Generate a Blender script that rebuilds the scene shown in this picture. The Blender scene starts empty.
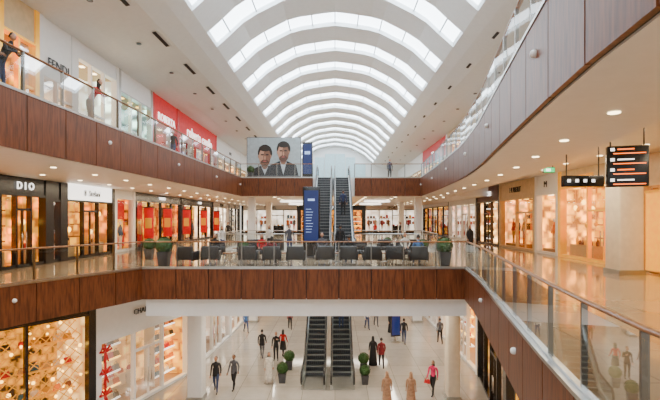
import bpy, bmesh, math, random
import numpy as np
from mathutils import Matrix, Vector
random.seed(7)
S=bpy.context.scene
COL=S.collection
G,M,U=0.0,6.5,11.8
USB=10.33; UCB=11.1; MB=5.2; VE=17.75; YE=86
# ------------------------------------------------ materials
MATS={}
def mat(name,col,rough=0.5,metal=0.0,emit=0.0,ecol=None,var=0.06,scale=4.0,spec=0.5,coat=0.0):
    if name in MATS: return MATS[name]
    m=bpy.data.materials.new(name); m.use_nodes=True
    nt=m.node_tree; p=nt.nodes['Principled BSDF']
    tc=nt.nodes.new('ShaderNodeTexCoord'); nz=nt.nodes.new('ShaderNodeTexNoise')
    nz.inputs['Scale'].default_value=scale
    nt.links.new(tc.outputs['Object'],nz.inputs['Vector'])
    r=nt.nodes.new('ShaderNodeValToRGB')
    a=[max(0,c*(1-var*2)) for c in col]; b=[min(1,c*(1+var*2)) for c in col]
    r.color_ramp.elements[0].color=(*a,1); r.color_ramp.elements[1].color=(*b,1)
    r.color_ramp.elements[0].position=.3; r.color_ramp.elements[1].position=.7
    nt.links.new(nz.outputs['Fac'],r.inputs['Fac'])
    nt.links.new(r.outputs['Color'],p.inputs['Base Color'])
    p.inputs['Roughness'].default_value=rough; p.inputs['Metallic'].default_value=metal
    p.inputs['Specular IOR Level'].default_value=spec
    p.inputs['Coat Weight'].default_value=coat
    if emit>0:
        e=ecol or col
        p.inputs['Emission Color'].default_value=(*e,1); p.inputs['Emission Strength'].default_value=emit
    MATS[name]=m; return m
def glass(name,tint=(0.93,0.97,0.96),k=0.10):
    m=bpy.data.materials.new(name); m.use_nodes=True; nt=m.node_tree
    for n in list(nt.nodes): nt.nodes.remove(n)
    o=nt.nodes.new('ShaderNodeOutputMaterial'); t=nt.nodes.new('ShaderNodeBsdfTransparent'); g=nt.nodes.new('ShaderNodeBsdfGlossy')
    t.inputs[0].default_value=(*tint,1); g.inputs['Roughness'].default_value=.02
    f=nt.nodes.new('ShaderNodeFresnel'); f.inputs[0].default_value=1.45
    a=nt.nodes.new('ShaderNodeMath'); a.operation='MULTIPLY_ADD'; a.inputs[1].default_value=.55; a.inputs[2].default_value=k*.3
    nt.links.new(f.outputs[0],a.inputs[0])
    x=nt.nodes.new('ShaderNodeMixShader'); nt.links.new(a.outputs[0],x.inputs[0]); nt.links.new(t.outputs[0],x.inputs[1]); nt.links.new(g.outputs[0],x.inputs[2])
    nt.links.new(x.outputs[0],o.inputs[0]); MATS[name]=m; return m
def tiles(name,c1,c2,line,size=1.2,rough=.12):
    m=bpy.data.materials.new(name); m.use_nodes=True; nt=m.node_tree; p=nt.nodes['Principled BSDF']
    tc=nt.nodes.new('ShaderNodeTexCoord'); br=nt.nodes.new('ShaderNodeTexBrick')
    br.offset=0; br.inputs['Scale'].default_value=1/size; br.inputs['Brick Width'].default_value=1; br.inputs['Row Height'].default_value=1
    br.inputs['Mortar Size'].default_value=.008
    br.inputs['Color1'].default_value=(*c1,1); br.inputs['Color2'].default_value=(*c2,1); br.inputs['Mortar'].default_value=(*line,1)
    nz=nt.nodes.new('ShaderNodeTexNoise'); nz.inputs['Scale'].default_value=1.3; nz.inputs['Detail'].default_value=8; nz.inputs['Distortion'].default_value=1.5
    mx=nt.nodes.new('ShaderNodeMix'); mx.data_type='RGBA'; mx.blend_type='MULTIPLY'; mx.inputs[0].default_value=.25
    nt.links.new(tc.outputs['Object'],br.inputs['Vector']); nt.links.new(tc.outputs['Object'],nz.inputs['Vector'])
    nt.links.new(br.outputs['Color'],mx.inputs[6]); nt.links.new(nz.outputs['Fac'],mx.inputs[7])
    nt.links.new(mx.outputs[2],p.inputs['Base Color']); p.inputs['Roughness'].default_value=rough
    MATS[name]=m; return m
def wood(name,c1,c2,rough=.3):
    m=bpy.data.materials.new(name); m.use_nodes=True; nt=m.node_tree; p=nt.nodes['Principled BSDF']
    tc=nt.nodes.new('ShaderNodeTexCoord'); mp=nt.nodes.new('ShaderNodeMapping'); mp.inputs['Scale'].default_value=(5,5,.6)
    nz=nt.nodes.new('ShaderNodeTexNoise'); nz.inputs['Scale'].default_value=3; nz.inputs['Detail'].default_value=6
    r=nt.nodes.new('ShaderNodeValToRGB'); r.color_ramp.elements[0].color=(*c1,1); r.color_ramp.elements[1].color=(*c2,1)
    r.color_ramp.elements[0].position=.35; r.color_ramp.elements[1].position=.65
    nt.links.new(tc.outputs['Object'],mp.inputs[0]); nt.links.new(mp.outputs[0],nz.inputs['Vector']); nt.links.new(nz.outputs['Fac'],r.inputs['Fac'])
    nt.links.new(r.outputs[0],p.inputs['Base Color']); p.inputs['Roughness'].default_value=rough; p.inputs['Specular IOR Level'].default_value=.3
    MATS[name]=m; return m
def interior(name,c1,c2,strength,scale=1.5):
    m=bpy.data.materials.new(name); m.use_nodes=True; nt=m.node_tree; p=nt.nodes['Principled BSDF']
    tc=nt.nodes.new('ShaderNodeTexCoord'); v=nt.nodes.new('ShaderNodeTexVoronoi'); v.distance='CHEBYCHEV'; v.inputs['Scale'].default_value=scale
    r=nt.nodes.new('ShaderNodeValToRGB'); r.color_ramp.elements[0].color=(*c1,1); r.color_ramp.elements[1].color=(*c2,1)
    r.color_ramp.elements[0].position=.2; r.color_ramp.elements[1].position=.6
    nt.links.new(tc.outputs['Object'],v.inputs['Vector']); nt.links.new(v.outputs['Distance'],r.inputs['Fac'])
    nt.links.new(r.outputs[0],p.inputs['Base Color']); nt.links.new(r.outputs[0],p.inputs['Emission Color']); p.inputs['Emission Strength'].default_value=strength  # walls emit their own colour, so shop lighting is painted in
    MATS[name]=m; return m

white=mat('white_plaster',(.85,.85,.84),.55,var=.01)
vaultm=mat('vault_plaster',(.82,.86,.88),.6,var=.01)
soffit=mat('soffit_paint',(.88,.86,.80),.45,var=.01)
cream=mat('cream_stone',(.66,.48,.26),.35,var=.04)
tan=mat('shop_floor_tan',(.36,.19,.07),.3,var=.05)
shopceil=mat('shop_ceiling',(.45,.30,.13),.6,var=.02)
fascia_m=wood('walnut_fascia',(.085,.024,.008),(.185,.055,.018),.38)
woodrail=wood('handrail_wood',(.20,.08,.03),(.34,.15,.055),.3)
steel=mat('brushed_steel',(.50,.50,.48),.28,1.0,var=.03)
post_m=mat('rail_post_steel',(.24,.23,.21),.3,1.0,var=.03)
darksteel=mat('dark_steel',(.10,.10,.11),.35,.8)
black=mat('black_lacquer',(.008,.008,.009),.25)
blackm=mat('black_matte',(.015,.015,.017),.6)
gold=mat('glowing_gold_metal',(.85,.45,.07),.28,1.0,emit=.45,ecol=(1,.42,.03))  # emission paints a warm glow into the gold; it is no lamp
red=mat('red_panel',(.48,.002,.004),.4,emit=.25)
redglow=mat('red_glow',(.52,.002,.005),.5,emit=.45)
whiteglow=mat('white_glow',(.95,.93,.88),.4,emit=2.4)
warmglow=mat('warm_lamp',(1,.78,.45),.4,emit=8)
amberlamp=mat('amber_lamp',(1,.55,.10),.4,emit=6.5)
yellowwall=mat('yellow_lit_wall',(.85,.36,.015),.5,emit=1.2,var=.12)
glassm=glass('clear_glass'); shopglass=glass('shop_glass',(.97,.98,.98),.02)
gfloor=tiles('marble_ground',(.48,.43,.37),(.40,.36,.31),(.22,.18,.14),1.6,.09)
mfloor=tiles('marble_gallery',(.42,.295,.175),(.355,.24,.14),(.20,.13,.08),1.4,.08)
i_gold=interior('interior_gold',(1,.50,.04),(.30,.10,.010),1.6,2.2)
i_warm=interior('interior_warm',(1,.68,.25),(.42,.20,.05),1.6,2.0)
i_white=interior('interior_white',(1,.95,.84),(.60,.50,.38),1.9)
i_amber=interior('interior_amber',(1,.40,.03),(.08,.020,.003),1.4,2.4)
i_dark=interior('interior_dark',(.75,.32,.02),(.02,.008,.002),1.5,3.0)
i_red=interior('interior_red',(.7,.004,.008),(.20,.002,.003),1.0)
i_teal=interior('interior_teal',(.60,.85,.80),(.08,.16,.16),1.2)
screen=mat('blue_screen',(.006,.012,.05),.25,emit=.38,ecol=(.02,.05,.28))
screenlt=mat('screen_text',(.35,.5,.9),.3,emit=.8)
orange=mat('orange_led',(1,.16,.015),.4,emit=2.8)
green=mat('exit_green',(.03,.6,.2),.4,emit=1.5)
sky=mat('skylight_glass',(.8,.9,1),.2,emit=8.0,ecol=(.82,.92,1.0),var=.0)
mull=mat('skylight_mullion',(.42,.45,.47),.5)
leaf=mat('boxwood_leaf',(.03,.085,.012),.6,var=.3,scale=20)
skinm=mat('skin_tan',(.46,.235,.145),.5); skind=mat('skin_brown',(.26,.12,.065),.5)
hairm=mat('hair_dark',(.02,.014,.01),.5); eyew=mat('eye_white',(.9,.9,.88),.3); lip=mat('lips',(.45,.10,.09),.5)
ITEMC=[mat('bag_%d'%i,c,.4) for i,c in enumerate([(.6,.01,.02),(.03,.03,.035),(.65,.42,.18),(.25,.10,.04),(.85,.24,.02),(.9,.86,.8),(.7,.38,.03),(.03,.14,.30),(.02,.02,.02),(.5,.02,.03)])]
CL={}
def cl(n,c,r=.8):
    if n not in CL: CL[n]=mat('cloth_'+n,c,r,var=.12,scale=9)
    return CL[n]
# ------------------------------------------------ builder
class B:
    def __init__(s,name,Mx=None):
        s.name=name; s.v=[]; s.f=[]; s.mi=[]; s.mats=[]; s.sm=[]; s.M=Mx or Matrix.Identity(4)
    def m(s,mt):
        if mt not in s.mats: s.mats.append(mt)
        return s.mats.index(mt)
    def add(s,vs,fs,mt,smooth=False):
        o=len(s.v); i=s.m(mt)
        for v in vs: s.v.append(tuple(s.M@Vector(v)))
        for f in fs: s.f.append(tuple(o+k for k in f)); s.mi.append(i); s.sm.append(smooth)
    def box(s,x0,x1,y0,y1,z0,z1,mt):
        vs=[(x,y,z) for z in (z0,z1) for y in (y0,y1) for x in (x0,x1)]
        s.add(vs,[(0,2,3,1),(4,5,7,6),(0,1,5,4),(2,6,7,3),(0,4,6,2),(1,3,7,5)],mt)
    def rbox(s,x0,x1,y0,y1,z0,z1,mt,r=.04,taper=1.0):
        bm=bmesh.new(); bmesh.ops.create_cube(bm,size=1)
        for v in bm.verts:
            t=taper if v.co.z>0 else 1
            v.co=Vector(((x0+x1)/2+v.co.x*(x1-x0)*t,(y0+y1)/2+v.co.y*(y1-y0)*t,(z0+z1)/2+v.co.z*(z1-z0)))
        bmesh.ops.bevel(bm,geom=bm.edges[:],offset=r,segments=2,affect='EDGES',profile=.5)
        s.addbm(bm,mt,True)
    def addbm(s,bm,mt,smooth=False):
        bm.verts.ensure_lookup_table(); bm.verts.index_update()
        s.add([v.co.copy() for v in bm.verts],[tuple(v.index for v in f.verts) for f in bm.faces],mt,smooth); bm.free()
    def quad(s,a,b,c,d,mt): s.add([a,b,c,d],[(0,1,2,3)],mt)
    def loft(s,rings,mt,n=12,cap=True,smooth=True):
        vs=[];fs=[]
        for (x,y,z,rx,ry) in rings:
            for k in range(n):
                a=2*math.pi*k/n; vs.append((x+rx*math.cos(a),y+ry*math.sin(a),z))
        for i in range(len(rings)-1):
            for k in range(n):
                k2=(k+1)%n; fs.append((i*n+k,i*n+k2,(i+1)*n+k2,(i+1)*n+k))
        if cap: fs.append(tuple(range(n-1,-1,-1))); fs.append(tuple((len(rings)-1)*n+k for k in range(n)))
        s.add(vs,fs,mt,smooth)
    def cyl(s,x,y,z0,z1,r,mt,n=14): s.loft([(x,y,z0,r,r),(x,y,z1,r,r)],mt,n,smooth=False)
    def ell(s,c,r,mt,n=12,m=8):
        rings=[]
        for i in range(m+1):
            a=-math.pi/2+math.pi*i/m; q=max(.02,math.cos(a)); rings.append((c[0],c[1],c[2]+r[2]*math.sin(a),r[0]*q,r[1]*q))
        s.loft(rings,mt,n)
    def tube(s,pts,r,mt,n=8,ry=None,closed=False):
        pts=[Vector(p) for p in pts]; ry=ry or r; vs=[];fs=[]
        for i,p in enumerate(pts):
            a=pts[max(0,i-1)]; b=pts[min(len(pts)-1,i+1)]; t=(b-a).normalized()
            up=Vector((0,0,1)) if abs(t.z)<.99 else Vector((1,0,0))
            sd=t.cross(up).normalized(); u2=sd.cross(t).normalized()
            for k in range(n):
                q=2*math.pi*k/n+math.pi/n; vs.append(p+sd*r*math.cos(q)+u2*ry*math.sin(q))
        for i in range(len(pts)-1):
            for k in range(n):
                k2=(k+1)%n; fs.append((i*n+k,i*n+k2,(i+1)*n+k2,(i+1)*n+k))
        fs.append(tuple(range(n))); fs.append(tuple((len(pts)-1)*n+k for k in range(n)))
        s.add(vs,fs,mt,n>5)
    def seg(s,p,q,z0,z1,t0,t1,mt,shr=0.0):
        p=Vector((p[0],p[1]));q=Vector((q[0],q[1])); d=(q-p).normalized(); nn=Vector((-d.y,d.x)); p=p+d*shr; q=q-d*shr
        c=[p+nn*t0,q+nn*t0,q+nn*t1,p+nn*t1]
        vs=[(a.x,a.y,z0) for a in c]+[(a.x,a.y,z1) for a in c]
        s.add(vs,[(3,2,1,0),(4,5,6,7),(0,1,5,4),(1,2,6,5),(2,3,7,6),(3,0,4,7)],mt)
    def poly(s,outline,z0,z1,top,bot,side):
        n=len(outline); bm=bmesh.new(); vv=[bm.verts.new((x,y,0)) for x,y in outline]; bm.faces.new(vv)
        bmesh.ops.triangulate(bm,faces=bm.faces[:]); bm.verts.index_update()
        tr=[tuple(v.index for v in f.verts) for f in bm.faces]; bm.free()
        s.add([(x,y,z1) for x,y in outline],tr,top); s.add([(x,y,z0) for x,y in outline],[t[::-1] for t in tr],bot)
        for i in range(n):
            a=outline[i];b=outline[(i+1)%n]
            s.quad((a[0],a[1],z0),(b[0],b[1],z0),(b[0],b[1],z1),(a[0],a[1],z1),side)
    def done(s,loc=None,rot=0,scale=1,parent=None):
        me=bpy.data.meshes.new(s.name); me.from_pydata(s.v,[],s.f)
        for mt in s.mats: me.materials.append(mt)
        me.polygons.foreach_set('material_index',s.mi); me.polygons.foreach_set('use_smooth',s.sm); me.update()
        bm=bmesh.new(); bm.from_mesh(me); bmesh.ops.recalc_face_normals(bm,faces=bm.faces[:]); bm.to_mesh(me); bm.free()
        o=bpy.data.objects.new(s.name,me); COL.objects.link(o)
        if loc: o.location=loc
        o.rotation_euler.z=rot; o.scale=(scale,)*3
        if parent: o.parent=parent
        return o
def text(body,Mx,x,z,size,mt,parent,n=-.03,name='sign_lettering'):
    c=bpy.data.curves.new(name,'FONT'); c.body=body; c.size=size; c.align_x='CENTER'; c.align_y='CENTER'; c.extrude=.015; c.resolution_u=2
    c.materials.append(mt); o=bpy.data.objects.new(name,c); COL.objects.link(o); o.parent=parent
    R=Matrix(((1,0,0,x),(0,0,-1,n),(0,1,0,z),(0,0,0,1)))
    o.matrix_world=Mx@R; return o
def frame(p0,p1):
    p0=Vector((*p0,0));p1=Vector((*p1,0)); u=(p1-p0).normalized(); z=Vector((0,0,1)); n=z.cross(u)
    return Matrix(((u.x,n.x,0,p0.x),(u.y,n.y,0,p0.y),(0,0,1,0),(0,0,0,1))),(p1-p0).length

# ------------------------------------------------ edge curves
def sm(ys,xs):
    yy=np.arange(ys[0]-5,ys[-1]+5,.1); xx=np.interp(yy,ys,xs); k=np.hanning(41);k/=k.sum()
    xp=np.pad(xx,20,'edge'); xx=np.convolve(xp,k,'valid')
    f=lambda y: float(np.interp(y,yy,xx)); return f
R=sm([-6,3.7,6.4,10.5,15,19.4,27,35,60],[2.5,2.72,3.2,4.05,5.0,5.7,6.4,6.9,7.2])
LM=sm([-6,5,13.2,18.5,27,60],[-11.5,-11,-10.6,-8,-7.6,-7.5])
LU=sm([-6,10,35,60],[-8.4,-8.1,-7.5,-7.4])
def line(f,y0,y1,step=1.35):
    n=max(1,round((y1-y0)/step)); return [(f(y0+(y1-y0)*i/n),y0+(y1-y0)*i/n) for i in range(n+1)]
Y0=-6
b=B('floor'); b.poly([(-16,Y0),(15,Y0),(15,62),(-16,62)],-.3,0,gfloor,gfloor,gfloor); b.done()
b=B('floor_gallery_mid')
b.poly([(-15.3,Y0)]+line(LM,Y0,18.5)+[(-15.3,18.5)],MB,M,mfloor,soffit,white)
b.poly(line(R,Y0,18.5)+[(14.3,18.5),(14.3,Y0)],MB,M,mfloor,soffit,white)
b.poly([(-15.3,18.5),(14.3,18.5),(14.3,27.6),(-15.3,27.6)],MB,M,mfloor,soffit,white)
b.poly([(-15.3,27.6),(LM(27.6),27.6),(LM(35),35),(-15.3,35)],MB,M,mfloor,soffit,white)
b.poly([(R(27.6),27.6),(14.3,27.6),(14.3,35),(R(35),35)],MB,M,mfloor,soffit,white)
b.poly([(-15.3,35),(14.3,35),(14.3,63.5),(-15.3,63.5)],MB,M,mfloor,soffit,white)
b.poly([(-11,Y0),(2.5,Y0),(2.5,1.2),(-11,1.2)],MB,M,mfloor,soffit,white)
b.box(-8.0,R(18.6),18.62,22,4.45,5.2,white)
b.done()
b=B('floor_gallery_upper')
b.poly([(-15.3,Y0)]+line(LU,Y0,35)+[(-15.3,35)],USB,U,mfloor,soffit,white)
b.poly(line(R,Y0,35)+[(14.3,35),(14.3,Y0)],UCB,U,mfloor,soffit,white)
rl=line(R,Y0,35)
b.poly(rl+[(x+2.3,y) for x,y in rl[::-1]],USB,UCB,soffit,soffit,soffit)
b.poly([(x+2.3,y) for x,y in rl]+[(x+2.9,y) for x,y in rl[::-1]],USB+.35,UCB,soffit,soffit,soffit)
b.poly([(-15.3,35),(14.3,35),(14.3,YE+1),(-15.3,YE+1)],USB,U,mfloor,soffit,white)
b.done()

def fascia(name,pts,z0,z1,out,spots=True):
    b=B(name)
    for i in range(len(pts)-1):
        p,q=pts[i],pts[i+1]
        b.seg(p,q,z0+.03,z1-.02,0,.06*out,blackm)
        b.seg(p,q,z0,z1,.06*out,.13*out,fascia_m,.016)
        b.seg(p,q,z1-.03,z1+.03,-.05*out,.15*out,steel)
        if spots and i%4==1:
            mx=(p[0]+q[0])/2; my=(p[1]+q[1])/2; d=Vector((q[0]-p[0],q[1]-p[1])).normalized(); n=Vector((-d.y,d.x))*out*.16
            b.ell((mx+n.x,my+n.y,(z0+z1)/2+.15),(.07,.07,.07),white,8,6)
    return b.done()
def rail(name,pts,z,out,top=steel,pw=.014):
    b=B(name)
    for i in range(len(pts)-1):
        p,q=Vector(pts[i]),Vector(pts[i+1]); d=(q-p).normalized(); n=Vector((-d.y,d.x))*.05*out
        a=p+n+d*.02; c=q+n-d*.02
        b.quad((a.x,a.y,z+.05),(c.x,c.y,z+.05),(c.x,c.y,z+1.03),(a.x,a.y,z+1.03),glassm)
        b.seg(p+n,q+n,z+.035,z+.07,-.02,.02,steel)
        b.seg(p-d*pw,p+d*pw,z+.035,z+1.08,-.02*out,.05*out,post_m)
    b.seg(q-d*.03,q,z+.035,z+1.08,-.02*out,.05*out,post_m)
    b.tube([(p[0],p[1],z+1.1) for p in pts],.05,top,8,.03)
    return b.done()
bridge=[(-8+13.6*i/10,18.5) for i in range(11)]; bridge[-1]=(R(18.5),18.5); bridge[0]=(LM(18.5),18.5)
mr=line(R,1.3,18.5); ml=line(LM,1.3,18.5)
fascia('fascia_panels',mr,MB,M,1); rail('glass_balustrade',mr,M,1,woodrail,.02)
fascia('fascia_panels',ml,MB,M,-1); rail('glass_balustrade',ml,M,-1,woodrail,.025)
fascia('fascia_panels',bridge,MB,M,-1,False); rail('glass_balustrade',bridge,M,-1,woodrail,.02)
ur=line(R,Y0,35); ul=line(LU,Y0,35,1.6)
fascia('fascia_panels',ur,USB,U,1); rail('glass_balustrade',ur,U,1,woodrail,.04)
fascia('fascia_panels',ul,USB,U,-1); rail('glass_balustrade',ul,U,-1,woodrail,.03)
c1=[(LU(35)+i*(-1.75-LU(35))/4,35) for i in range(5)]; c2=[(1.55+i*(R(35)-1.55)/4,35) for i in range(5)]
for c in (c1,c2): fascia('fascia_panels',c,USB,U,-1,False); rail('glass_balustrade',c,U,-1,woodrail,.03)
for c in ([(LM(35)+i*(-2.1-LM(35))/4,35) for i in range(5)],[(1.35+i*(R(35)-1.35)/4,35) for i in range(5)]):
    rail('glass_balustrade',c,M,-1)
for c in ([(LM(27.6)+i*(-1.75-LM(27.6))/4,27.6) for i in range(5)],[(1.55+i*(R(27.6)-1.55)/4,27.6) for i in range(5)]):
    rail('glass_balustrade',c,M,1)
rail('glass_balustrade',line(LM,27.6,35),M,-1); rail('glass_balustrade',line(R,27.6,35),M,1)

# ------------------------------------------------ vault
px_=[0,3,5.5,7.3,9,11,14]; pz_=[22.6,22.15,20.85,19.1,18.35,17.95,17.65]
_x=np.arange(-.0,14,.05); _z=np.interp(_x,px_,pz_); kk=np.hanning(31);kk/=kk.sum()
_zz=np.convolve(np.concatenate([_z[15:0:-1],_z,_z[-1:].repeat(15)]),kk,'valid')
_zz=_zz[:len(_x)]
def vz(x): return float(np.interp(abs(x),_x,_zz))
xs=[-13.4,-11.6,-10.2,-9,-8,-7.3]+[-7.3+14.6*i/18 for i in range(1,18)]+[7.3,8,9,10.2,12.4]
strips=[]; y=-3.4
while y<YE-3: strips.append((y,y+2.1)); y+=4.75
ys=[Y0]+[v for s_ in strips for v in s_]+[YE]
b=B('ceiling')
for j in range(len(ys)-1):
    isky=(j%2==1)
    for i in range(len(xs)-1):
        x0,x1=xs[i],xs[i+1]; inner=(x0>=-7.31 and x1<=7.31)
        if isky and inner: continue
        b.add([(x0,ys[j],vz(x0)),(x1,ys[j],vz(x1)),(x1,ys[j+1],vz(x1)),(x0,ys[j+1],vz(x0))],[(0,1,2,3)],vaultm,True)
for (a,c) in strips:
    for i in range(5,len(xs)-5):
        x0,x1=xs[i],xs[i+1]
        for yy in (a,c):
            b.quad((x0,yy,vz(x0)),(x1,yy,vz(x1)),(x1,yy,vz(x1)+.5),(x0,yy,vz(x0)+.5),vaultm)
    for sx in (-7.3,7.3): b.quad((sx,a,vz(sx)),(sx,c,vz(sx)),(sx,c,vz(sx)+.5),(sx,a,vz(sx)+.5),vaultm)
b.done()
for (a,c) in strips:
    b=B('window_skylight')
    for i in range(5,len(xs)-5):
        x0,x1=xs[i],xs[i+1]
        b.add([(x0,a,vz(x0)+.3),(x1,a,vz(x1)+.3),(x1,c,vz(x1)+.3),(x0,c,vz(x0)+.3)],[(0,1,2,3)],sky)
        if i%2==0: b.tube([(x0,a,vz(x0)+.22),(x0,c,vz(x0)+.22)],.05,mull,4)
    b.done()
b=B('air_diffuser_slots')
for j in range(0,len(ys)-1):
    a,c=ys[j],ys[j+1]
    if j%2==1: continue
    for sx in (-1,1):
        xa,xb=(9.3,9.5) if sx<0 else (8.6,8.75)
        y0_=a+.35;y1_=c-.35
        if sx>0: y0_=a+.9; y1_=c-.9
        P=[(sx*xa,y0_),(sx*xb,y0_),(sx*xb,y1_),(sx*xa,y1_)]
        b.add([(p[0],p[1],vz(p[0])-.03) for p in P],[(0,1,2,3)],blackm)
        b.cyl(sx*10.6,(a+c)/2,vz(10.6)-.05,vz(10.6)-.01,.13,darksteel,10)
b.done()
b=B('wall_back')
pts=[(x,vz(x)) for x in xs]
vs=[(x,YE,U) for x,_ in pts]+[(x,YE,z) for x,z in pts]; n=len(pts)
b.add(vs,[(i,i+1,n+i+1,n+i) for i in range(n-1)],vaultm)
b.box(-15,14,63.2,63.4,G,M,white)
b.done()
b=B('window_back'); bg=mat('back_glazing',(.35,.50,.55),.2,emit=.6)
for i in range(6):
    x=-6+2*i; b.box(x+.06,x+1.94,YE-.12,YE-.06,12.6,min(vz(x+.0),vz(x+2))-1.2,bg)
b.done()
b=B('wall_left'); b.box(-13.6,-13.2,Y0,9.9,M,VE,cream); b.box(-16.2,-16,Y0,62,G,VE,white); b.box(-15.5,-15.3,62,YE,M,VE,white); b.done()
b=B('wall_right'); b.box(12.2,12.6,Y0,13.9,M,VE,cream); b.box(15,15.2,Y0,62,G,VE,white); b.box(14.4,14.5,62,YE,M,VE,white); b.done()

# ------------------------------------------------ shopfronts
def bag(b,x,y,z,s,mt):
    b.add([(x-.5*s,y-.2*s,z),(x+.5*s,y-.2*s,z),(x+.5*s,y+.2*s,z),(x-.5*s,y+.2*s,z),(x-.38*s,y-.1*s,z+.65*s),(x+.38*s,y-.1*s,z+.65*s),(x+.38*s,y+.1*s,z+.65*s),(x-.38*s,y+.1*s,z+.65*s)],
     [(0,3,2,1),(4,5,6,7),(0,1,5,4),(1,2,6,5),(2,3,7,6),(3,0,4,7)],mt)
    b.tube([(x+.22*s*math.cos(t),y,z+.65*s+.35*s*math.sin(t)) for t in [math.pi*k/6 for k in range(7)]],.03*s,mt,5)
def manq(b,x,y,z,mt,mt2):
    for sx in (-1,1):
        b.loft([(x+sx*.09,y,z,.04,.06),(x+sx*.09,y,z+.1,.04,.045),(x+sx*.09,y,z+.5,.06,.06),(x+sx*.085,y,z+.9,.09,.09)],mt2,8)
        b.tube([(x+sx*.19,y,z+1.42),(x+sx*.24,y,z+1.15),(x+sx*.22,y-.08,z+.88)],.038,mt,6)
    b.loft([(x,y,z+.84,.17,.11),(x,y,z+1.1,.13,.09),(x,y,z+1.33,.17,.11),(x,y,z+1.45,.18,.08),(x,y,z+1.5,.06,.05),(x,y,z+1.56,.045,.045)],mt,10)
    b.ell((x,y,z+1.67),(.075,.09,.12),white,10,8)
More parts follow.
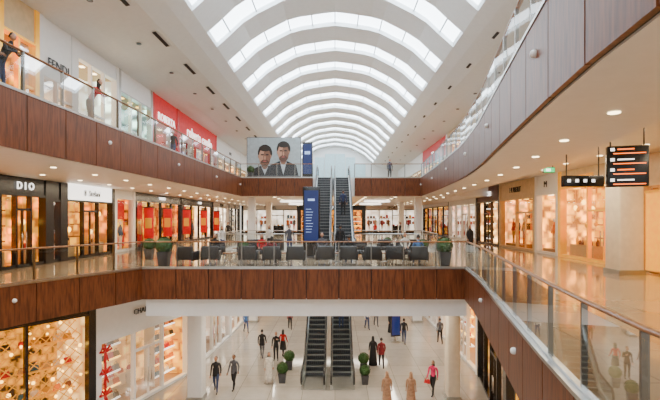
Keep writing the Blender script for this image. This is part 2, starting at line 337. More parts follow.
def shop(name,p0,p1,z0,z1,fr_,hh,hm,txt,tm,inter,items,bays=3,depth=2.0,tsize=.5,pier=.28,wtop=None,tz=None):
    Mx,L=frame(p0,p1); b=B(name,Mx)
    z0=z0+.01; z1=z1-.01
    wt=wtop if wtop else z1-hh
    b.box(0,L,0,.3,wt,z1,hm); b.box(0,L,-.04,.3,wt-.05,wt+.05,fr_)
    b.box(0,L,0,.25,z0,z0+.14,fr_)
    b.box(0,pier,-.05,.3,z0,z1,fr_); b.box(L-pier,L,-.05,.3,z0,z1,fr_)
    w=(L-2*pier)/bays
    for i in range(bays):
        xa=pier+i*w; xb=xa+w
        if i>0: b.box(xa-.05,xa+.05,0,.2,z0,wt,fr_)
        b.quad((xa,.1,z0+.14),(xb,.1,z0+.14),(xb,.1,wt),(xa,.1,wt),shopglass)
        door=(bays>1 and i==bays//2 and items!='sparkle')
        if door:
            b.box(xa,xb,.02,.16,z0+2.4,z0+2.5,fr_); b.box((xa+xb)/2-.03,(xa+xb)/2+.03,.05,.15,z0+.14,z0+2.4,fr_)
            for sx in (-.12,.12): b.tube([((xa+xb)/2+sx,.0,z0+.8),((xa+xb)/2+sx,.0,z0+1.5)],.02,steel,6)
            b.box(xa+.2,xb-.2,depth-.5,depth-.1,z0,z0+1.0,fr_)
            for k in range(3): bag(b,xa+.4+k*(w-.8)/2,depth-.3,z0+1.0,.3,random.choice(ITEMC))
            continue
        if items=='bags':
            b.box(xa+.06,xa+.12,.6,1.2,z0,wt,fr_)
            for k in range(5):
                zz=z0+.4+k*.62
                if zz>wt-.4: break
                b.box(xa+.1,xb-.1,.7,1.1,zz-.05,zz,amberlamp if k%2 else whiteglow)
                nb=max(2,int((xb-xa)/.38))
                for j in range(nb): bag(b,xa+.25+(xb-xa-.5)*j/max(1,nb-1),.85,zz,.3+.1*random.random(),random.choice(ITEMC))
        elif items=='mannequins':
            b.box(xa+.1,xb-.1,.3,1.2,z0,z0+.3,tan)
            nb=max(1,int((xb-xa)/.8))
            for j in range(nb): manq(b,xa+(xb-xa)*(j+.5)/nb,.75,z0+.3,random.choice(ITEMC),random.choice(ITEMC))
            b.box(xa+.2,xb-.2,depth-.3,depth-.05,z0+1.2,z0+1.26,fr_); b.box(xa+.2,xb-.2,depth-.3,depth-.05,z0+2.0,z0+2.06,fr_)
            for j in range(3):
                b.box(xa+.3+j*(xb-xa-.6)/3,xa+.3+(j+.7)*(xb-xa-.6)/3,depth-.3,depth-.1,z0+1.26,z0+1.26+.3+.3*random.random(),random.choice(ITEMC))
                b.box(xa+.3+j*(xb-xa-.6)/3,xa+.3+(j+.7)*(xb-xa-.6)/3,depth-.3,depth-.1,z0+2.06,z0+2.06+.2+.3*random.random(),random.choice(ITEMC))
        elif items=='gold':
            b.box(xa+.15,xb-.15,.4,1.0,z0,z0+.7,cream)
            nb=max(2,int((xb-xa)/.3))
            for j in range(nb):
                x=xa+.3+(xb-xa-.6)*j/(nb-1); h=.2+.35*random.random()
                b.loft([(x,.7,z0+.7,.07,.07),(x,.7,z0+.7+h*.6,.09,.09),(x,.7,z0+.7+h*.8,.03,.03),(x,.7,z0+.7+h,.035,.035)],random.choice([gold,ITEMC[0],ITEMC[3],gold]),8)
                hl=.5+1.5*random.random()
                b.tube([(x,.6,wt),(x,.6,wt-hl)],.012,gold,4); b.ell((x,.6,wt-hl-.1),(.10,.10,.14),amberlamp if j%3==0 else gold,8,6)
            for k in range(3):
                zz=z0+1.0+k*.7
                if zz<wt-.3: b.box(xa+.2,xb-.2,depth-.35,depth-.03,zz,zz+.06,ITEMC[3])
        elif items=='sparkle':
            for q in np.arange(xa-(wt-z0),xb,.42):
                for sgn in (1,-1):
                    pts=[]
                    for t in np.linspace(0,1,17):
                        zz=z0+.15+(wt-z0-.15)*t; x=q+(wt-z0)*t if sgn>0 else q+(wt-z0)*(1-t)
                        if xa<=x<=xb: pts.append((x,.45,zz))
                    if len(pts)>1: b.tube(pts,.022,gold,4)
            for j in range(int(34*w)):
                r_=.03+.06*random.random()
                b.ell((xa+.1+random.random()*(w-.2),.3+random.random()*.9,z0+.3+random.random()*(wt-z0-.5)),(r_,r_,r_),amberlamp if random.random()<.35 else gold,6,4)
            for k in range(4):
                zz=z0+.6+k*1.0; b.box(xa+.1,xb-.1,.9,1.3,zz,zz+.05,gold)
                for j in range(int(w/.4)): bag(b,xa+.25+j*.4,1.1,zz+.05,.32,random.choice(ITEMC))
        elif items=='posters':
            c=[redglow,i_gold,red,i_amber][i%4]
            b.box(xa+.1,xb-.1,.5,.56,z0+.3,wt-.1,c)
            b.box(xa+.35,xb-.35,.46,.5,z0+.9,z0+2.0,[i_gold,redglow,blackm,red][i%4])
            manq(b,(xa+xb)/2,.3,z0+.1,random.choice(ITEMC),random.choice(ITEMC))
    D=depth
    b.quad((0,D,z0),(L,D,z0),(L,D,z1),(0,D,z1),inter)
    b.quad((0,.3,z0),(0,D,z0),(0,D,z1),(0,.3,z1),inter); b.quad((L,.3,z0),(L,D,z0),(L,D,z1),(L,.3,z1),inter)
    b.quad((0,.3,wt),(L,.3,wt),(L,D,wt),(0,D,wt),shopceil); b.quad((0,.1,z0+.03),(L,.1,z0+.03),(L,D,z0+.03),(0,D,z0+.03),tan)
    for j in range(max(1,int(L/1.2))):
        x=.6+j*1.2
        if x<L-.2: b.box(x-.12,x+.12,.55,.79,wt-.04,wt-.005,warmglow if inter in (i_white,i_warm) else amberlamp)
    o=b.done()
    if txt: text(txt,Mx,L/2,tz or (wt+z1)/2,tsize,tm,o,-.06)
    return o
def SL(y0,y1,*a,**k): return shop('shopfront',(-13.2,y0),(-13.2,y1),*a,**k)
def SR(y0,y1,*a,**k): return shop('shopfront',(12.2,y1),(12.2,y0),*a,**k)
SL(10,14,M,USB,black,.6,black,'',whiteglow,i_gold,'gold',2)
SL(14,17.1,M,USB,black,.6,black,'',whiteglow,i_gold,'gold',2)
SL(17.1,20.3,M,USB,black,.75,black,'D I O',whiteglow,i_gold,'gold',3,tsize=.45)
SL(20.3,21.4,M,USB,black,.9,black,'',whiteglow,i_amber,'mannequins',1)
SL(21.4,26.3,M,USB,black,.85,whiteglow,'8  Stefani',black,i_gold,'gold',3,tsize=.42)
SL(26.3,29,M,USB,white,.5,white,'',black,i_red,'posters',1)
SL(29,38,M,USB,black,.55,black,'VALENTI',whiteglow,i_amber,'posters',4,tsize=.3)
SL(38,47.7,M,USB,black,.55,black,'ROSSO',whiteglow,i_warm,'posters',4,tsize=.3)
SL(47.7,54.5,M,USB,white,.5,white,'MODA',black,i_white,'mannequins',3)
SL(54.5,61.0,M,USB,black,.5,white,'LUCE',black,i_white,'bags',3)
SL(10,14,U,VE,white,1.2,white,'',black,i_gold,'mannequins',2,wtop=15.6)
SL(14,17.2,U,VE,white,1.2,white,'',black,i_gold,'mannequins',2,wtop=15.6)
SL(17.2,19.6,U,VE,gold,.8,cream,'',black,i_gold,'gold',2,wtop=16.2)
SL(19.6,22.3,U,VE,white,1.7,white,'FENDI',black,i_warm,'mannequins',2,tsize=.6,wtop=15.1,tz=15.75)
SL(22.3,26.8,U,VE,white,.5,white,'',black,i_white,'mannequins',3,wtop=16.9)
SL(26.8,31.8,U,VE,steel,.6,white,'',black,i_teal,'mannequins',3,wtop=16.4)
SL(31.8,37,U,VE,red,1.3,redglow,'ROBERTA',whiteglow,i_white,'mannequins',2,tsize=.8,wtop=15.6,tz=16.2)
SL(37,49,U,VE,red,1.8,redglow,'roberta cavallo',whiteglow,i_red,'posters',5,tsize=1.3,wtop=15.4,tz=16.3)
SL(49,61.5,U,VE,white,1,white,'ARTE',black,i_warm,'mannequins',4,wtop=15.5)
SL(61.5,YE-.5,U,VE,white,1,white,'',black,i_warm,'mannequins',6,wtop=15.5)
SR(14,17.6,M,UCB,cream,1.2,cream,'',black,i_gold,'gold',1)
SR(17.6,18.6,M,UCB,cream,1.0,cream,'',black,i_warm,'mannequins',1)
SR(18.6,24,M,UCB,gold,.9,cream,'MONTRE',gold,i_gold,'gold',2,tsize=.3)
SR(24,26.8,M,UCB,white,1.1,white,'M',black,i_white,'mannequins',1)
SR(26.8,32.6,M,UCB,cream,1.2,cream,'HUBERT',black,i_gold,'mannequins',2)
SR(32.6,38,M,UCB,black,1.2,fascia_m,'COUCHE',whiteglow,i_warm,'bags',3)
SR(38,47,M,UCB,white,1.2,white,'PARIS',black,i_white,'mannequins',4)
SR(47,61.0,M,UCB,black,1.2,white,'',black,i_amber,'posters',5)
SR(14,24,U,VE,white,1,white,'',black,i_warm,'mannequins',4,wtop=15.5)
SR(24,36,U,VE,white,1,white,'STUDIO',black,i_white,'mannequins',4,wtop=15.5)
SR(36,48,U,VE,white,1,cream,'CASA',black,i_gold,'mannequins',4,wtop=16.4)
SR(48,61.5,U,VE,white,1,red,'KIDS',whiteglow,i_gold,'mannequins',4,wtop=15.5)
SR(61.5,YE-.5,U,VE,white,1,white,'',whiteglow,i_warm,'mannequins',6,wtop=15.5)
shop('shopfront',(-13.0,61.1),(-5,61.1),M,USB,black,.6,white,'TRAVEL',black,i_white,'mannequins',4,depth=2)
shop('shopfront',(-5,61.1),(4,61.1),M,USB,black,.6,black,'CAFE',whiteglow,i_amber,'bags',4,depth=2)
shop('shopfront',(4,61.1),(12.0,61.1),M,USB,black,.6,white,'SPORT',black,i_white,'mannequins',4,depth=2)
for yy in (30.2,33.6,37.9,42.8,47.5):
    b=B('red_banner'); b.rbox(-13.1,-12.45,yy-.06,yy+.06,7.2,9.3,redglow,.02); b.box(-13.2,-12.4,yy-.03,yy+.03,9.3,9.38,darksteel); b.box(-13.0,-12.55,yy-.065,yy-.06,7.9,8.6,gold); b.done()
GL=[(-13.0,Y0),(-12.6,14),(-9.8,18),(-8,24.3),(-7.6,32),(-7.6,40),(-7.6,61)]
def SG(p,q,*a,**k): return shop('shopfront',p,q,G,MB,*a,**k)
SG(GL[0],GL[1],black,.8,black,'',gold,i_dark,'sparkle',6)
SG(GL[1],GL[2],black,.8,black,'',gold,i_dark,'sparkle',2,wtop=4.7)
SG(GL[2],GL[3],white,.8,white,'CHARLOTTE R',black,i_warm,'bags',3,tsize=.35,wtop=3.4)
SG(GL[3],GL[4],white,.8,white,'GALERIE',black,i_gold,'mannequins',4,wtop=3.6)
SG(GL[4],GL[5],white,.8,white,'BOUTIQUE',black,i_white,'bags',4,wtop=3.6)
SG(GL[5],GL[6],white,.8,white,'',black,i_gold,'mannequins',7,wtop=3.6)
GR=[(7.8,61),(7.8,40),(7.8,32),(7.8,24),(6.6,17),(5.2,9),(4.2,Y0)]
SG(GR[0],GR[1],white,.8,white,'',black,i_gold,'mannequins',7,wtop=3.6)
SG(GR[1],GR[2],white,.8,white,'ATELIER',black,i_white,'mannequins',4,wtop=3.6)
SG(GR[2],GR[3],white,.8,white,'MAISON',black,i_gold,'bags',4,wtop=3.6)
SG(GR[3],GR[4],black,.8,fascia_m,'',black,i_gold,'mannequins',4,wtop=3.8)
SG(GR[4],GR[5],black,.8,fascia_m,'',black,i_gold,'bags',4,wtop=3.8)
SG(GR[5],GR[6],cream,.8,cream,'',black,i_gold,'bags',6,wtop=3.8)
Mx,L=frame(GL[2],GL[3]); b=B('red_ribbon_decoration',Mx)
for k in range(3):
    z=3.0-k*.9
    b.tube([(.45,-.08,z),(.25,-.12,z+.22),(.15,-.1,z+.05),(.45,-.08,z)],.05,red,6); b.tube([(.45,-.08,z),(.65,-.12,z+.22),(.78,-.1,z+.05),(.45,-.08,z)],.05,red,6)
    b.tube([(.45,-.08,z),(.35,-.1,z-.45)],.04,red,6); b.tube([(.45,-.08,z),(.58,-.1,z-.42)],.04,red,6)
b.tube([(.45,-.07,.1),(.45,-.07,3.3)],.05,red,6)
b.done()

def column(x,y,z0,z1,w,mt):
    b=B('column'); b.rbox(x-w/2,x+w/2,y-w/2,y+w/2,z0,z1,mt,.05); b.box(x-w/2-.04,x+w/2+.04,y-w/2-.04,y+w/2+.04,z0,z0+.18,steel); b.done()
colw=mat('cream_column',(.80,.70,.54),.35,var=.03)
column(-6.6,21,G,4.45,.7,white); column(5.6,21,G,4.45,.6,colw)
column(10.9,16.6,M,UCB,.9,colw)
column(-6.8,36.5,G,MB,.7,white); column(6.8,36.5,G,MB,.7,white)
column(-7.0,37,M,USB,.6,white); column(7.0,37,M,USB,.6,white); column(-7.2,48,M,USB,.6,white); column(7.2,48,M,USB,.6,white)
b=B('lightbox_poster'); b.box(12.02,12.12,18.15-.35,18.15+.35,8.0,9.9,steel); b.box(11.99,12.02,17.85,18.45,8.1,9.8,i_teal); b.box(11.97,11.99,17.95,18.3,8.3,9.2,red); b.done()
b=B('lit_wall_panel'); b.box(12.0,12.13,14.3,17.0,M+.1,9.6,yellowwall); b.box(11.96,12.0,14.3,17,9.55,9.65,gold); b.done()

# ------------------------------------------------ escalators
stepm=mat('escalator_step',(.040,.044,.05),.4,.5); yel=mat('step_edge',(.26,.27,.26),.4)
darkglass=glass('escalator_glass',(.60,.72,.78),.25)
def escalator(xc,y0,zb,zt,wd=.62):
    t=math.tan(math.radians(30)); y1=y0+(zt-zb)/t; b=B('escalator')
    pz=lambda y: zb if y<y0 else (zt if y>y1 else zb+(y-y0)*t)
    ya,yb=y0-2,y1+1.8
    Y=[ya,y0]+[y0+(y1-y0)*k/10 for k in range(1,10)]+[y1,yb]
    run=.35; n=int((y1-y0)/run); rise=(zt-zb)/n; run=(y1-y0)/n
    for k in range(n):
        b.box(xc-.5,xc+.5,y0+k*run,y0+(k+1)*run+.02,zb+k*rise-.25 if k>2 else zb,zb+(k+1)*rise-.005,stepm)
        b.box(xc-.5,xc+.5,y0+k*run-.004,y0+k*run+.05,zb+(k+1)*rise-.03,zb+(k+1)*rise+.003,yel)
        for g in range(-4,5): b.box(xc+g*.11-.012,xc+g*.11+.012,y0+k*run-.008,y0+k*run,zb+k*rise,zb+(k+1)*rise-.03,darksteel)
    b.box(xc-.5,xc+.5,ya,y0,zb,zb+.03,steel); b.box(xc-.5,xc+.5,y1,yb,zt,zt+.03,steel)
    lo=lambda y: max(zb,pz(y)-1.0) if y<=y1 else pz(y)-.9
    hi=lambda y: pz(y)+.22
    for sx in (-1,1):
        xa=xc+sx*.5; xb=xc+sx*wd
        for i in range(len(Y)-1):
            p,q=Y[i],Y[i+1]
            vs=[(xa,p,lo(p)),(xb,p,lo(p)),(xa,q,lo(q)),(xb,q,lo(q)),(xa,p,hi(p)),(xb,p,hi(p)),(xa,q,hi(q)),(xb,q,hi(q))]
            b.add(vs,[(0,1,3,2),(4,6,7,5),(0,2,6,4),(1,5,7,3),(0,4,5,1),(2,3,7,6)],steel)
            xm=xc+sx*.57
            b.quad((xm,p,hi(p)),(xm,q,hi(q)),(xm,q,pz(q)+.92),(xm,p,pz(p)+.92),darkglass)
        pts=[(xm,ya-.3*math.sin(math.pi*k/6),zb+.62-.32*math.cos(math.pi*k/6)) for k in range(7)]
        pts+=[(xm,y,pz(y)+.94) for y in Y[1:-1]]
        pts+=[(xm,yb+.3*math.sin(math.pi*k/6),zt+.62+.32*math.cos(math.pi*k/6)) for k in range(7)]
        b.tube(pts,.05,black,8)
    for i in range(1,len(Y)-2):
        p,q=Y[i],Y[i+1]
        b.quad((xc-wd,p,max(zb,pz(p)-1)),(xc+wd,p,max(zb,pz(p)-1)),(xc+wd,q,max(zb,pz(q)-1)),(xc-wd,q,max(zb,pz(q)-1)),white)
    return b.done()
escalator(-1.1,24,G,M); escalator(.38,24,G,M)
escalator(-.85,25.85,M,U); escalator(.55,25.85,M,U)

# ------------------------------------------------ furniture
def armchair(x,y,rot):
    b=B('armchair'); d=mat('chair_leather',(.020,.017,.017),.45)
    b.rbox(-.36,.36,-.32,.34,.26,.46,d,.05); b.rbox(-.38,.38,.24,.38,.26,.86,d,.05)
    for s in (-1,1): b.rbox(min(s*.32,s*.42),max(s*.32,s*.42),-.34,.36,.22,.64,d,.04)
    b.rbox(-.3,.3,.12,.26,.46,.74,d,.05)
    for sx in (-.34,.34):
        for sy in (-.28,.3): b.loft([(sx,sy,0,.018,.018),(sx,sy,.26,.028,.028)],steel,8)
    b.done((x,y,M),rot)
def ctable(x,y):
    b=B('coffee_table'); b.cyl(0,0,.42,.45,.35,woodrail,20); b.cyl(0,0,.03,.42,.03,steel); b.cyl(0,0,0,.03,.22,steel,18)
    b.loft([(.1,0,.45,.025,.025),(.1,0,.53,.04,.04)],white,10); b.done((x,y,M))
for px in (188,211,249,272,296,325,349,372,395,418):
    d=19.6+ (0.2 if px%2 else 0); armchair((px-335)/440*d,d,math.pi+random.uniform(-.15,.15))
for px in (230,284,338,382): ctable((px-335)/440*21,21)
for px in (215,245,262,322,362,405): armchair((px-335)/440*22.4,22.4,random.uniform(-.3,.3))
for px in (240,410): ctable((px-335)/440*24.5,24.2)
for px in (255,275,385,412): armchair((px-335)/440*25.5,25.4,random.uniform(-.4,.4))
def topiary(x,y,z,s=1.0):
    b=B('potted_topiary'); b.loft([(0,0,0,.26,.26),(0,0,.05,.28,.28),(0,0,.6,.36,.36),(0,0,.66,.38,.38),(0,0,.66,.33,.33),(0,0,.6,.32,.32)],darksteel,4,smooth=False)
    b.cyl(0,0,.6,.75,.03,woodrail,8)
    bm=bmesh.new(); bmesh.ops.create_icosphere(bm,subdivisions=3,radius=.36)
    for v in bm.verts: v.co=v.co*random.uniform(.9,1.05)+Vector((0,0,.95))
    b.addbm(bm,leaf)
    for k in range(450):
        v=Vector((random.gauss(0,1),random.gauss(0,1),random.gauss(0,1))).normalized()
        c=v*.38+Vector((0,0,.95)); t=v.cross(Vector((random.random(),random.random(),random.random()))).normalized()*.03; w=(v.cross(t).normalized()+v*.6)*.035
        b.add([c-t,c+w,c+t,c-w],[(0,1,2,3)],leaf)
    b.done((x,y,z),math.pi/4,s)
topiary(-7.5,19.3,M,.95); topiary(4.8,19.3,M,.95); topiary(-2.75,23,G,.8); topiary(-2.6,25,G,.8); topiary(1.55,22.8,G,.75); topiary(1.6,24.6,G,.8)
topiary(-6.9,36,U,.8) ; topiary(3.2,26.8,M,.7); topiary(-9.5,22.5,M,.8); topiary(-4.6,22.2,M,.7); topiary(4.6,23,M,.75)
b=B('digital_directory_totem'); b.rbox(-.45,.45,-.12,.12,.08,3.75,black,.03); b.box(-.55,.55,-.25,.25,0,.08,darksteel)
b.box(-.37,.37,-.135,-.12,.9,3.55,screen)
for k in range(9): b.box(-.28,.0+.03*(k%4),-.14,-.135,1.35+k*.15,1.375+k*.15,screenlt)
b.box(-.18,.18,-.14,-.135,3.0,3.12,screenlt); b.done((-1.25,23.3,M))
b=B('digital_directory_totem'); b.rbox(-.42,.42,-.1,.1,.08,3.0,black,.03); b.box(-.5,.5,-.2,.2,0,.08,darksteel)
b.box(-.34,.34,-.115,-.1,.4,2.85,screen); b.box(-.22,.22,-.12,-.115,2.0,2.25,screenlt); b.done((-2.25,36,U))
b=B('information_sign'); b.box(-.35,.35,-.05,.05,.4,1.9,black); b.box(-.3,.3,-.06,-.05,.5,1.8,screen); b.box(-.25,.25,-.2,.2,0,.05,steel); b.box(-.04,.04,-.04,.04,.05,.4,steel); b.done((4.2,30.5,G),.3)
def hsign(name,x,y,z0,z1,w,rot,kind):
    e=B(name); e.rbox(-w/2,w/2,-.09,.09,z0,z1,black,.02)
    for sx in (-w*.4,w*.4): e.tube([(sx,0,z1),(sx,0,UCB)],.018,darksteel,6)
    if kind=='a':
        n=4; h=(z1-z0)/n
        for k in range(n):
            e.box(-w*.35,w*.42,-.1,-.09,z0+h*k+h*.2,z0+h*k+h*.3,orange); e.box(-w*.42,-w*.32,-.1,-.09,z0+h*k+h*.52,z0+h*k+h*.8,whiteglow); e.box(-w*.25,w*.15,-.1,-.09,z0+h*k+h*.6,z0+h*k+h*.72,orange if k%2 else whiteglow)
    elif kind=='b':
        for k in range(4): e.box(-w*.42+k*w*.2,-w*.34+k*w*.2,-.1,-.09,z0+.12,z0+.2,whiteglow)
    else:
        e.box(-w*.48,w*.48,-.1,-.09,z0+.02,z1-.02,green); e.box(-w*.3,w*.1,-.105,-.1,z0+.07,z1-.07,whiteglow)
    e.done((x,y,0),rot)
hsign('hanging_directory_sign',7.3,11,9.38,10.4,.9,-.35,'a')
hsign('hanging_wayfinding_sign',6.75,12,9.45,9.75,1.1,0,'b')
hsign('exit_sign',9.7,20,10.65,10.9,.5,0,'c')
b=B('recessed_downlights')
for y in np.arange(2,60,2.6):
    for x in (-11.7,-9.6): b.cyl(x,y,USB-.02,USB+.01,.09,warmglow,12)
    b.cyl(R(min(y,34))+1.2,y,USB-.02,USB+.01,.09,warmglow,12)
    if y<34: b.cyl(10.6,y,UCB-.02,UCB+.01,.1,warmglow,12); b.cyl(R(y)+4.0,y,UCB-.02,UCB+.01,.1,warmglow,12)
for y in np.arange(36.5,60,2.6):
    for x in (-5,-2.5,0,2.5,5,9): b.cyl(x,y,USB-.02,USB+.01,.12,warmglow,12)
b.done()
for x in (-4,4):
    for y in (42,50):
        b=B('ring_ceiling_light'); b.tube([(x+1.2*math.cos(t),y+1.2*math.sin(t),USB-.15) for t in [2*math.pi*k/24 for k in range(25)]],.07,whiteglow,6); b.tube([(x+1.2,y,USB-.15),(x+1.2,y,USB)],.02,steel,5); b.tube([(x-1.2,y,USB-.15),(x-1.2,y,USB)],.02,steel,5); b.done()
# ------------------------------------------------ billboard portrait
Mx,L=frame((-8.75,44),(-3.45,44)); b=B('portrait_billboard',Mx); z0=12.8;z1=16.6
bgp=mat('poster_grey',(.30,.36,.38),.5,emit=.25); b.box(0,L,-.1,.1,z0,z1,bgp); b.box(-.06,L+.06,-.06,.14,z0-.08,z1+.06,darksteel)
for x in (.5,L-.5): b.box(x-.1,x+.1,-.05,.1,U,z0,steel)
suit=mat('poster_suit',(.010,.012,.018),.6); shirt=mat('poster_shirt',(.5,.55,.6),.6); sk=mat('poster_skin',(.42,.23,.15),.6,emit=.15); bl=mat('poster_shadow',(.20,.10,.065),.6,emit=.08); bl2=mat('poster_beard',(.10,.05,.035),.6)
def ellp(cx,cz,rx,rz,n_,m_,zmin=-99): b.add([(cx+rx*math.cos(t),n_,max(zmin,cz+rz*math.sin(t))) for t in [2*math.pi*k/28 for k in range(28)]],[tuple(range(28))],m_)
for (cx,cz,s_) in ((1.75,14.75,1.0),(3.6,15.15,.95)):
    q=-.12-.02*cx
    xl=max(.02,cx-1.7*s_); xr=min(L-.02,cx+1.6*s_)
    b.add([(xl,q,z0+.01),(xr,q,z0+.01),(min(L-.02,cx+1.35*s_),q,cz-1.35*s_),(cx+.45*s_,q,cz-.95*s_),(cx-.45*s_,q,cz-.95*s_),(max(.02,cx-1.35*s_),q,cz-1.35*s_)],[(0,1,2,3,4,5)],suit)
    b.add([(cx-.35*s_,q-.003,cz-1.0*s_),(cx+.35*s_,q-.003,cz-1.0*s_),(cx,q-.003,z0+.1)],[(0,1,2)],shirt)
    ellp(cx+.03,cz+.32*s_,.72*s_,.85*s_,q-.005,hairm); ellp(cx,cz-.85*s_,.33*s_,.45*s_,q-.008,bl); ellp(cx,cz-.05,.58*s_,.92*s_,q-.012,sk)
    ellp(cx+.22*s_,cz-.1,.36*s_,.80*s_,q-.013,bl)
    ellp(cx+.02,cz+.78*s_,.60*s_,.30*s_,q-.0135,hairm)
    ellp(cx,cz-.66*s_,.44*s_,.34*s_,q-.016,bl2); ellp(cx,cz-.50*s_,.19*s_,.05*s_,q-.02,lip)
    for sx in (-.24,.24): ellp(cx+sx*s_,cz+.15*s_,.16*s_,.07*s_,q-.02,hairm)
    ellp(cx+.02,cz-.16*s_,.08*s_,.22*s_,q-.019,sk)
    for sx in (-.60,.60): ellp(cx+sx*s_,cz-.02,.07*s_,.17*s_,q-.006,sk)
b.done()

# ------------------------------------------------ people
def person(name,x,y,z,rot=0,top=None,bot=None,pose='stand',h=1.75,skin=skinm,garment='pants',head='short',shoes=blackm,sleeve='long',bagm=None):
    V=[];E=[];Rr=[];lab=[]
    def v(p,r,r2=None): V.append(Vector(p)); Rr.append((r,r2 or r)); return len(V)-1
    def e(a,b_,l): E.append((a,b_)); lab.append(l)
    dz=0; lean=0
    if pose=='sit': dz=-.40
    if pose=='lean': lean=-.28
    pel=v((0,0 if pose!='lean' else .1,.97+dz),.135,.10)
    sp=v((0,lean*.2+.02,1.14+dz),.125,.09); ch=v((0,lean*.6,1.34+dz),.155,.105); nb=v((0,lean*.9,1.47+dz),.07,.06); nk=v((0,lean-.01,1.56+dz),.05)
    e(pel,sp,'torso');e(sp,ch,'torso');e(ch,nb,'torso');e(nb,nk,'neck')
    hands=[]
    for s in (-1,1):
        sh=v((s*.175,lean*.75,1.43+dz),.062)
        if pose=='lean': el=(s*.25,lean-.02,1.2); wr=(s*.13,lean-.22,1.17)
        elif pose=='sit': el=(s*.24,-.06,.80); wr=(s*.14,-.28,.68)
        elif pose=='walk': el=(s*.22,.08*s+.02,1.16); wr=(s*.22,.16*s-.1,.93)
        elif pose=='phone' and s==1: el=(.22,-.02,1.16); wr=(.12,-.22,1.33)
        else: el=(s*.225,.02,1.16); wr=(s*.235,-.04,.92)
        a=v(el,.044); w=v(wr,.028); e(ch,sh,'torso'); e(sh,a,'uarm'); e(a,w,'farm')
        d=(Vector(wr)-Vector(el)).normalized(); pl=v(Vector(wr)+d*.07,.034,.018); e(w,pl,'hand'); hands.append((Vector(wr),d,s))
        hp=v((s*.09,V[pel].y,.91+dz),.098)
        if pose=='sit': kn=(s*.13,-.44,.52); an=(s*.13,-.42,.10); to=(s*.14,-.58,.045)
        elif pose=='walk':
            if s==1: kn=(.09,-.17,.52); an=(.09,-.26,.10); to=(.09,-.43,.06)
            else: kn=(-.09,.04,.50); an=(-.09,.30,.17); to=(-.09,.19,.04)
        else: kn=(s*.095,-.02+V[pel].y*.6,.51); an=(s*.10,.03,.09); to=(s*.12,-.14,.042)
        k=v(kn,.062); an_=v(an,.042); t=v(to,.04,.035); e(pel,hp,'leg'); e(hp,k,'leg'); e(k,an_,'leg'); e(an_,t,'foot')
    roots=[pel]
    for (w,d,s) in hands:
        side=d.cross(Vector((0,1,0)))
        if side.length<.2: side=Vector((1,0,0))
        side.normalize(); cn=side.cross(d).normalized()
        if cn.dot(Vector((-s,-.3,0)))<0: cn=-cn
        for i,(o_,ln) in enumerate(((-.028,.065),(-.010,.078),(.009,.074),(.026,.058))):
            p=w+d*.06+side*o_; a=v(p,.0095); roots.append(a); p2=p+d*(.035+ln*.4)+side*o_*.2; b2=v(p2,.009); p3=p2+(d*.8+cn*.6)*ln*.35; c3=v(p3,.008); p4=p3+(d*.3+cn)*ln*.25; d4=v(p4,.007)
            e(a,b2,'hand');e(b2,c3,'hand');e(c3,d4,'hand')
        p=w+d*.02-side*.02; a=v(p,.011); roots.append(a); b2=v(p-side*.04+d*.03+cn*.01,.0105); c3=v(p-side*.05+d*.065+cn*.015,.009); e(a,b2,'hand'); e(b2,c3,'hand')
    me=bpy.data.meshes.new('t'); me.from_pydata([tuple(p) for p in V],E,[]); o=bpy.data.objects.new('t',me); COL.objects.link(o)
    sm_=o.modifiers.new('s','SKIN'); ss=o.modifiers.new('u','SUBSURF'); ss.levels=1; ss.render_levels=1
    lay=me.skin_vertices[0] if len(me.skin_vertices) else None
    if lay is None:
        bm=bmesh.new(); bm.from_mesh(me); bm.verts.layers.skin.verify(); bm.to_mesh(me); bm.free(); lay=me.skin_vertices[0]
    for i,r in enumerate(Rr): lay.data[i].radius=r; lay.data[i].use_root=(i in roots)
    dg=bpy.context.evaluated_depsgraph_get(); dg.update(); ev=o.evaluated_get(dg); m2=ev.to_mesh()
    b=B(name)
    vs=[vv.co.copy() for vv in m2.vertices]
    groups={}
    for p in m2.polygons:
        c=p.center; best=1e9; L_='torso'
        for (a,q),l in zip(E,lab):
            A=V[a];D=V[q]-A; t=max(0,min(1,(c-A).dot(D)/max(1e-9,D.length_squared))); ds=(c-A-D*t).length-Rr[a][0]*.6
            if ds<best: best=ds; L_=l
        mt={'torso':top,'uarm':top,'farm':top if sleeve=='long' else skin,'hand':skin,'leg':bot,'foot':shoes,'neck':skin}[L_]
        groups.setdefault(mt.name,(mt,[]))[1].append(tuple(p.vertices))
    b.v+= [tuple(q) for q in vs]
    for mt,fs in groups.values():
        i=b.m(mt)
        for f in fs: b.f.append(f); b.mi.append(i); b.sm.append(True)
    ev.to_mesh_clear(); bpy.data.objects.remove(o); bpy.data.meshes.remove(me)
    hc=V[nk]+Vector((0,-.015,.105))
    rings=[]
    for i in range(13):
        a=-math.pi/2+math.pi*i/12; q=max(.03,math.cos(a)); zz=.118*math.sin(a); jaw=.80 if i<4 else 1
        rings.append((hc.x,hc.y-(.012 if i<5 else 0),hc.z+zz,.074*q*jaw,.093*q*(jaw*.5+.5)))
    b.loft(rings,skin,16)
    b.loft([(hc.x,hc.y-.09,hc.z-.035,.016,.022),(hc.x,hc.y-.088,hc.z-.01,.011,.014),(hc.x,hc.y-.082,hc.z+.02,.006,.006)],skin,8)
    for s in (-1,1):
        b.ell((s*.028,hc.y-.079,hc.z+.012),(.013,.008,.008),eyew,8,5); b.ell((s*.028,hc.y-.086,hc.z+.012),(.006,.004,.006),hairm,6,4)
        b.ell((s*.074,hc.y+.005,hc.z),(.010,.018,.028),skin,8,5)
    b.ell((0,hc.y-.084,hc.z-.055),(.024,.008,.007),lip,8,4)
    hm=hairm if head in('short','long') else head
    rs=[]
    lo=-.02 if head=='short' else (-.12 if head=='long' else -.13)
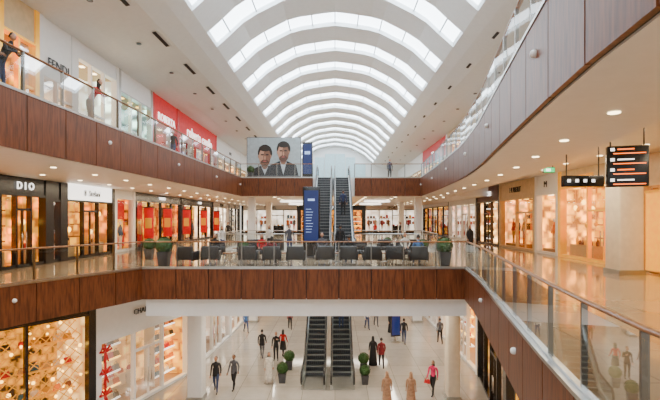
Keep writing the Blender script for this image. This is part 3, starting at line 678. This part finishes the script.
    for i in range(9):
        zz=lo+(.128-lo)*i/8; q=math.sqrt(max(.02,1-(min(.999,abs(zz)/.132))**2)) if zz>0 else 1
        rs.append((hc.x,hc.y+.028-.012*(zz>.05)*1,hc.z+zz,.082*q,.082*q))
    b.loft(rs,hm,16)
    if head=='long' or head not in('short','long'):
        b.loft([(hc.x,hc.y+.05,hc.z-.28,.10 if head!='long' else .06,.05),(hc.x,hc.y+.05,hc.z-.15,.09,.06),(hc.x,hc.y+.035,hc.z+.02,.083,.07)],hm,12)
    if head not in('short','long'):
        b.loft([(0,hc.y+.01,hc.z-.24,.17,.11),(0,hc.y+.005,hc.z-.17,.11,.09),(0,hc.y-.0,hc.z-.10,.075,.085)],hm,14)
    if garment=='robe':
        yy=V[pel].y
        b.loft([(0,.02,.04,.27,.22),(0,.02,.35,.24,.18),(0,yy,.75,.20,.14),(0,yy,.98,.18,.13),(0,.0,1.18,.165,.12),(0,0,1.38,.19,.125),(0,0,1.47,.12,.09)],bot,18)
    if garment=='skirt':
        b.loft([(0,.0,.45,.22,.18),(0,.0,.75,.20,.15),(0,0,1.05,.155,.115)],bot,18,cap=False)
    if garment=='jacket':
        b.loft([(0,.01,.82,.18,.13),(0,.01,1.0,.165,.125),(0,.01,1.2,.16,.12)],top,16,cap=False)
    if bagm is not None:
        bag(b,-.30,-.02,.55,.32,bagm)
    b.done((x,y,z),rot,h/1.78)
def at(px,d): return (px-335)/440*d
blk=cl('black',(.012,.012,.014)); nav=cl('navy',(.02,.03,.08)); wht=cl('white',(.65,.61,.55)); bei=cl('beige',(.44,.24,.135)); pnk=cl('pink',(.70,.018,.12)); rd=cl('red',(.48,.005,.008)); gry=cl('grey',(.09,.09,.105)); jn=cl('denim',(.035,.055,.13)); mar=cl('maroon',(.20,.010,.015)); blu=cl('blue',(.06,.16,.38))
pi=math.pi
person('walking_man',at(216,21.7),21.7,G,.1,blk,jn,'walk',1.78,garment='jacket')
person('walking_man',at(234,22.1),22.1,G,-.2,gry,blk,'walk',1.74,garment='jacket',skin=skind)
person('walking_man',at(262,27),27,G,pi,blk,gry,'walk',1.76,garment='jacket')
person('standing_woman',at(269,22.9),22.9,G,.3,wht,wht,'stand',1.62,garment='robe',head='long')
person('standing_man',at(276,26.5),26.5,G,0,blk,blk,'phone',1.75)
person('walking_woman',at(283,27.4),27.4,G,2.9,rd,blk,'walk',1.66,head='long',garment='skirt')
person('woman_in_abaya',at(373,25.7),25.7,G,pi,blk,blk,'stand',1.7,garment='robe',head=blk)
person('walking_man',at(381.5,25.2),25.2,G,pi,mar,blk,'walk',1.74,garment='jacket')
person('woman_in_hooded_robe',at(387,19.9),19.9,G,pi,bei,bei,'stand',1.66,garment='robe',head=bei)
person('woman_in_hooded_robe',at(411,19.9),19.9,G,pi-.2,bei,bei,'stand',1.64,garment='robe',head=bei)
person('walking_woman',at(433,21.4),21.4,G,-.6,pnk,blk,'walk',1.68,head='long',bagm=ITEMC[0])
person('walking_man',at(367,34),34,G,.2,wht,jn,'walk',1.75); person('walking_man',at(376,35),35,G,.1,blu,gry,'walk',1.78)
person('standing_woman',at(391,33),33,G,.4,blk,blk,'stand',1.66,garment='robe',head='long')
person('walking_woman',at(246,33),33,G,.5,blu,jn,'walk',1.65,head='long')
person('walking_man',at(404,30),30,G,2.9,blk,jn,'walk',1.76)
person('walking_woman',at(290,34),34,G,.2,mar,blk,'walk',1.66,head='long'); person('walking_man',at(440,30),30,G,pi,gry,blk,'walk',1.77)
# escalator riders
person('escalator_rider',.38,24+8.55*.352,9*.2031+.0,pi,gry,jn,'stand',1.74); person('escalator_rider',-1.1,24+15.55*.352,16*.2031,0,wht,blk,'stand',1.66,head='long')
person('escalator_rider',.55,25.85+10.55*.3531,M+11*.2038,pi,nav,blk,'stand',1.75)
# mid level
person('standing_man',at(340,24.3),23.2,M,pi,blk,blk,'stand',1.76,garment='jacket')
person('standing_man',at(289,24.3),24.6,M,.3,gry,jn,'phone',1.74); person('standing_woman',at(268,26.4),26.9,M,-.3,wht,blk,'stand',1.64,head='long')
person('walking_woman',at(222,24),24,M,.6,wht,jn,'walk',1.66,head='long')
person('seated_man',at(418,19.75),19.70,M,pi,blu,jn,'sit',1.74); person('seated_woman',at(272,19.6),19.53,M,pi,mar,blk,'sit',1.66,head='long')
person('seated_man',at(349,19.8),19.72,M,pi,blk,jn,'sit',1.72)
person('seated_woman',at(262,22.4),22.4,M,0,rd,blk,'sit',1.66,head='long'); person('seated_man',at(322,22.4),22.4,M,0,gry,jn,'sit',1.74); person('seated_man',at(405,22.4),22.4,M,0,wht,blk,'sit',1.74); person('seated_woman',at(215,22.4),22.4,M,0,blk,jn,'sit',1.66,head='long')
person('standing_man',at(400,38),38,M,1,blk,gry,'walk',1.75); person('walking_woman',at(470,26),26,M,0,blk,blk,'walk',1.66,garment='robe',head=blk)
person('walking_man',at(228,38),38,M,.2,blk,blk,'walk',1.75); person('walking_man',at(252,45),45,M,.1,wht,gry,'walk',1.75); person('walking_woman',at(375,44),44,M,.1,rd,blk,'walk',1.66,head='long')
# upper level
person('leaning_woman',-8.52,15.4,U,pi/2,rd,blk,'lean',1.66,head='long')
person('leaning_man',-8.62,11.4,U,pi/2,blk,jn,'lean',1.6,sleeve='long'); person('leaning_child',-8.6,10.8,U,pi/2+.2,nav,blk,'lean',1.3)
person('walking_man',-9.2,25,U,.1,blk,jn,'walk',1.76); person('walking_woman',-9.6,29,U,pi,wht,blk,'walk',1.66,head='long'); person('standing_man',4.6,37,U,.3,nav,blk,'stand',1.76)

# ------------------------------------------------ lights
def area(name,loc,sx,sy,p,c=(1,.93,.82),rot=(0,0,0)):
    l=bpy.data.lights.new(name,'AREA'); l.shape='RECTANGLE'; l.size=sx; l.size_y=sy; l.energy=p; l.color=c
    o=bpy.data.objects.new(name,l); COL.objects.link(o); o.location=loc; o.rotation_euler=rot
area('added_fill_strip',(-10.7,24,USB-.05),.3,42,1500,(1,.83,.58))  # fill lights added under the slabs to brighten the darker levels
area('added_fill_strip',(9.0,22,UCB-.05),.3,38,1500,(1,.83,.58))
area('added_fill_strip',(0,48,USB-.05),12,.5,700,(1,.83,.6))
area('added_fill_strip',(0,40,USB-.05),12,.5,550,(1,.83,.6))
area('added_fill_strip',(-5,29,MB-.05),.4,14,450,(1,.90,.74))
area('added_fill_strip',(4.5,29,MB-.05),.4,14,450,(1,.90,.74))
area('added_fill_strip',(0,20.5,4.4),10,.5,320,(1,.90,.74))
area('added_fill_strip',(0,42,MB-.05),10,.5,550,(1,.90,.74))
w=bpy.data.worlds.new('World'); S.world=w; w.use_nodes=True
w.node_tree.nodes['Background'].inputs[0].default_value=(1,.96,.90,1); w.node_tree.nodes['Background'].inputs[1].default_value=1.3
cam=bpy.data.cameras.new('Camera'); cam.lens=24; cam.sensor_width=36; cam.shift_x=-5/660; cam.shift_y=18/660; cam.clip_end=300
co=bpy.data.objects.new('Camera',cam); COL.objects.link(co); co.location=(0,0,8.6); co.rotation_euler=(math.pi/2,0,0); S.camera=co
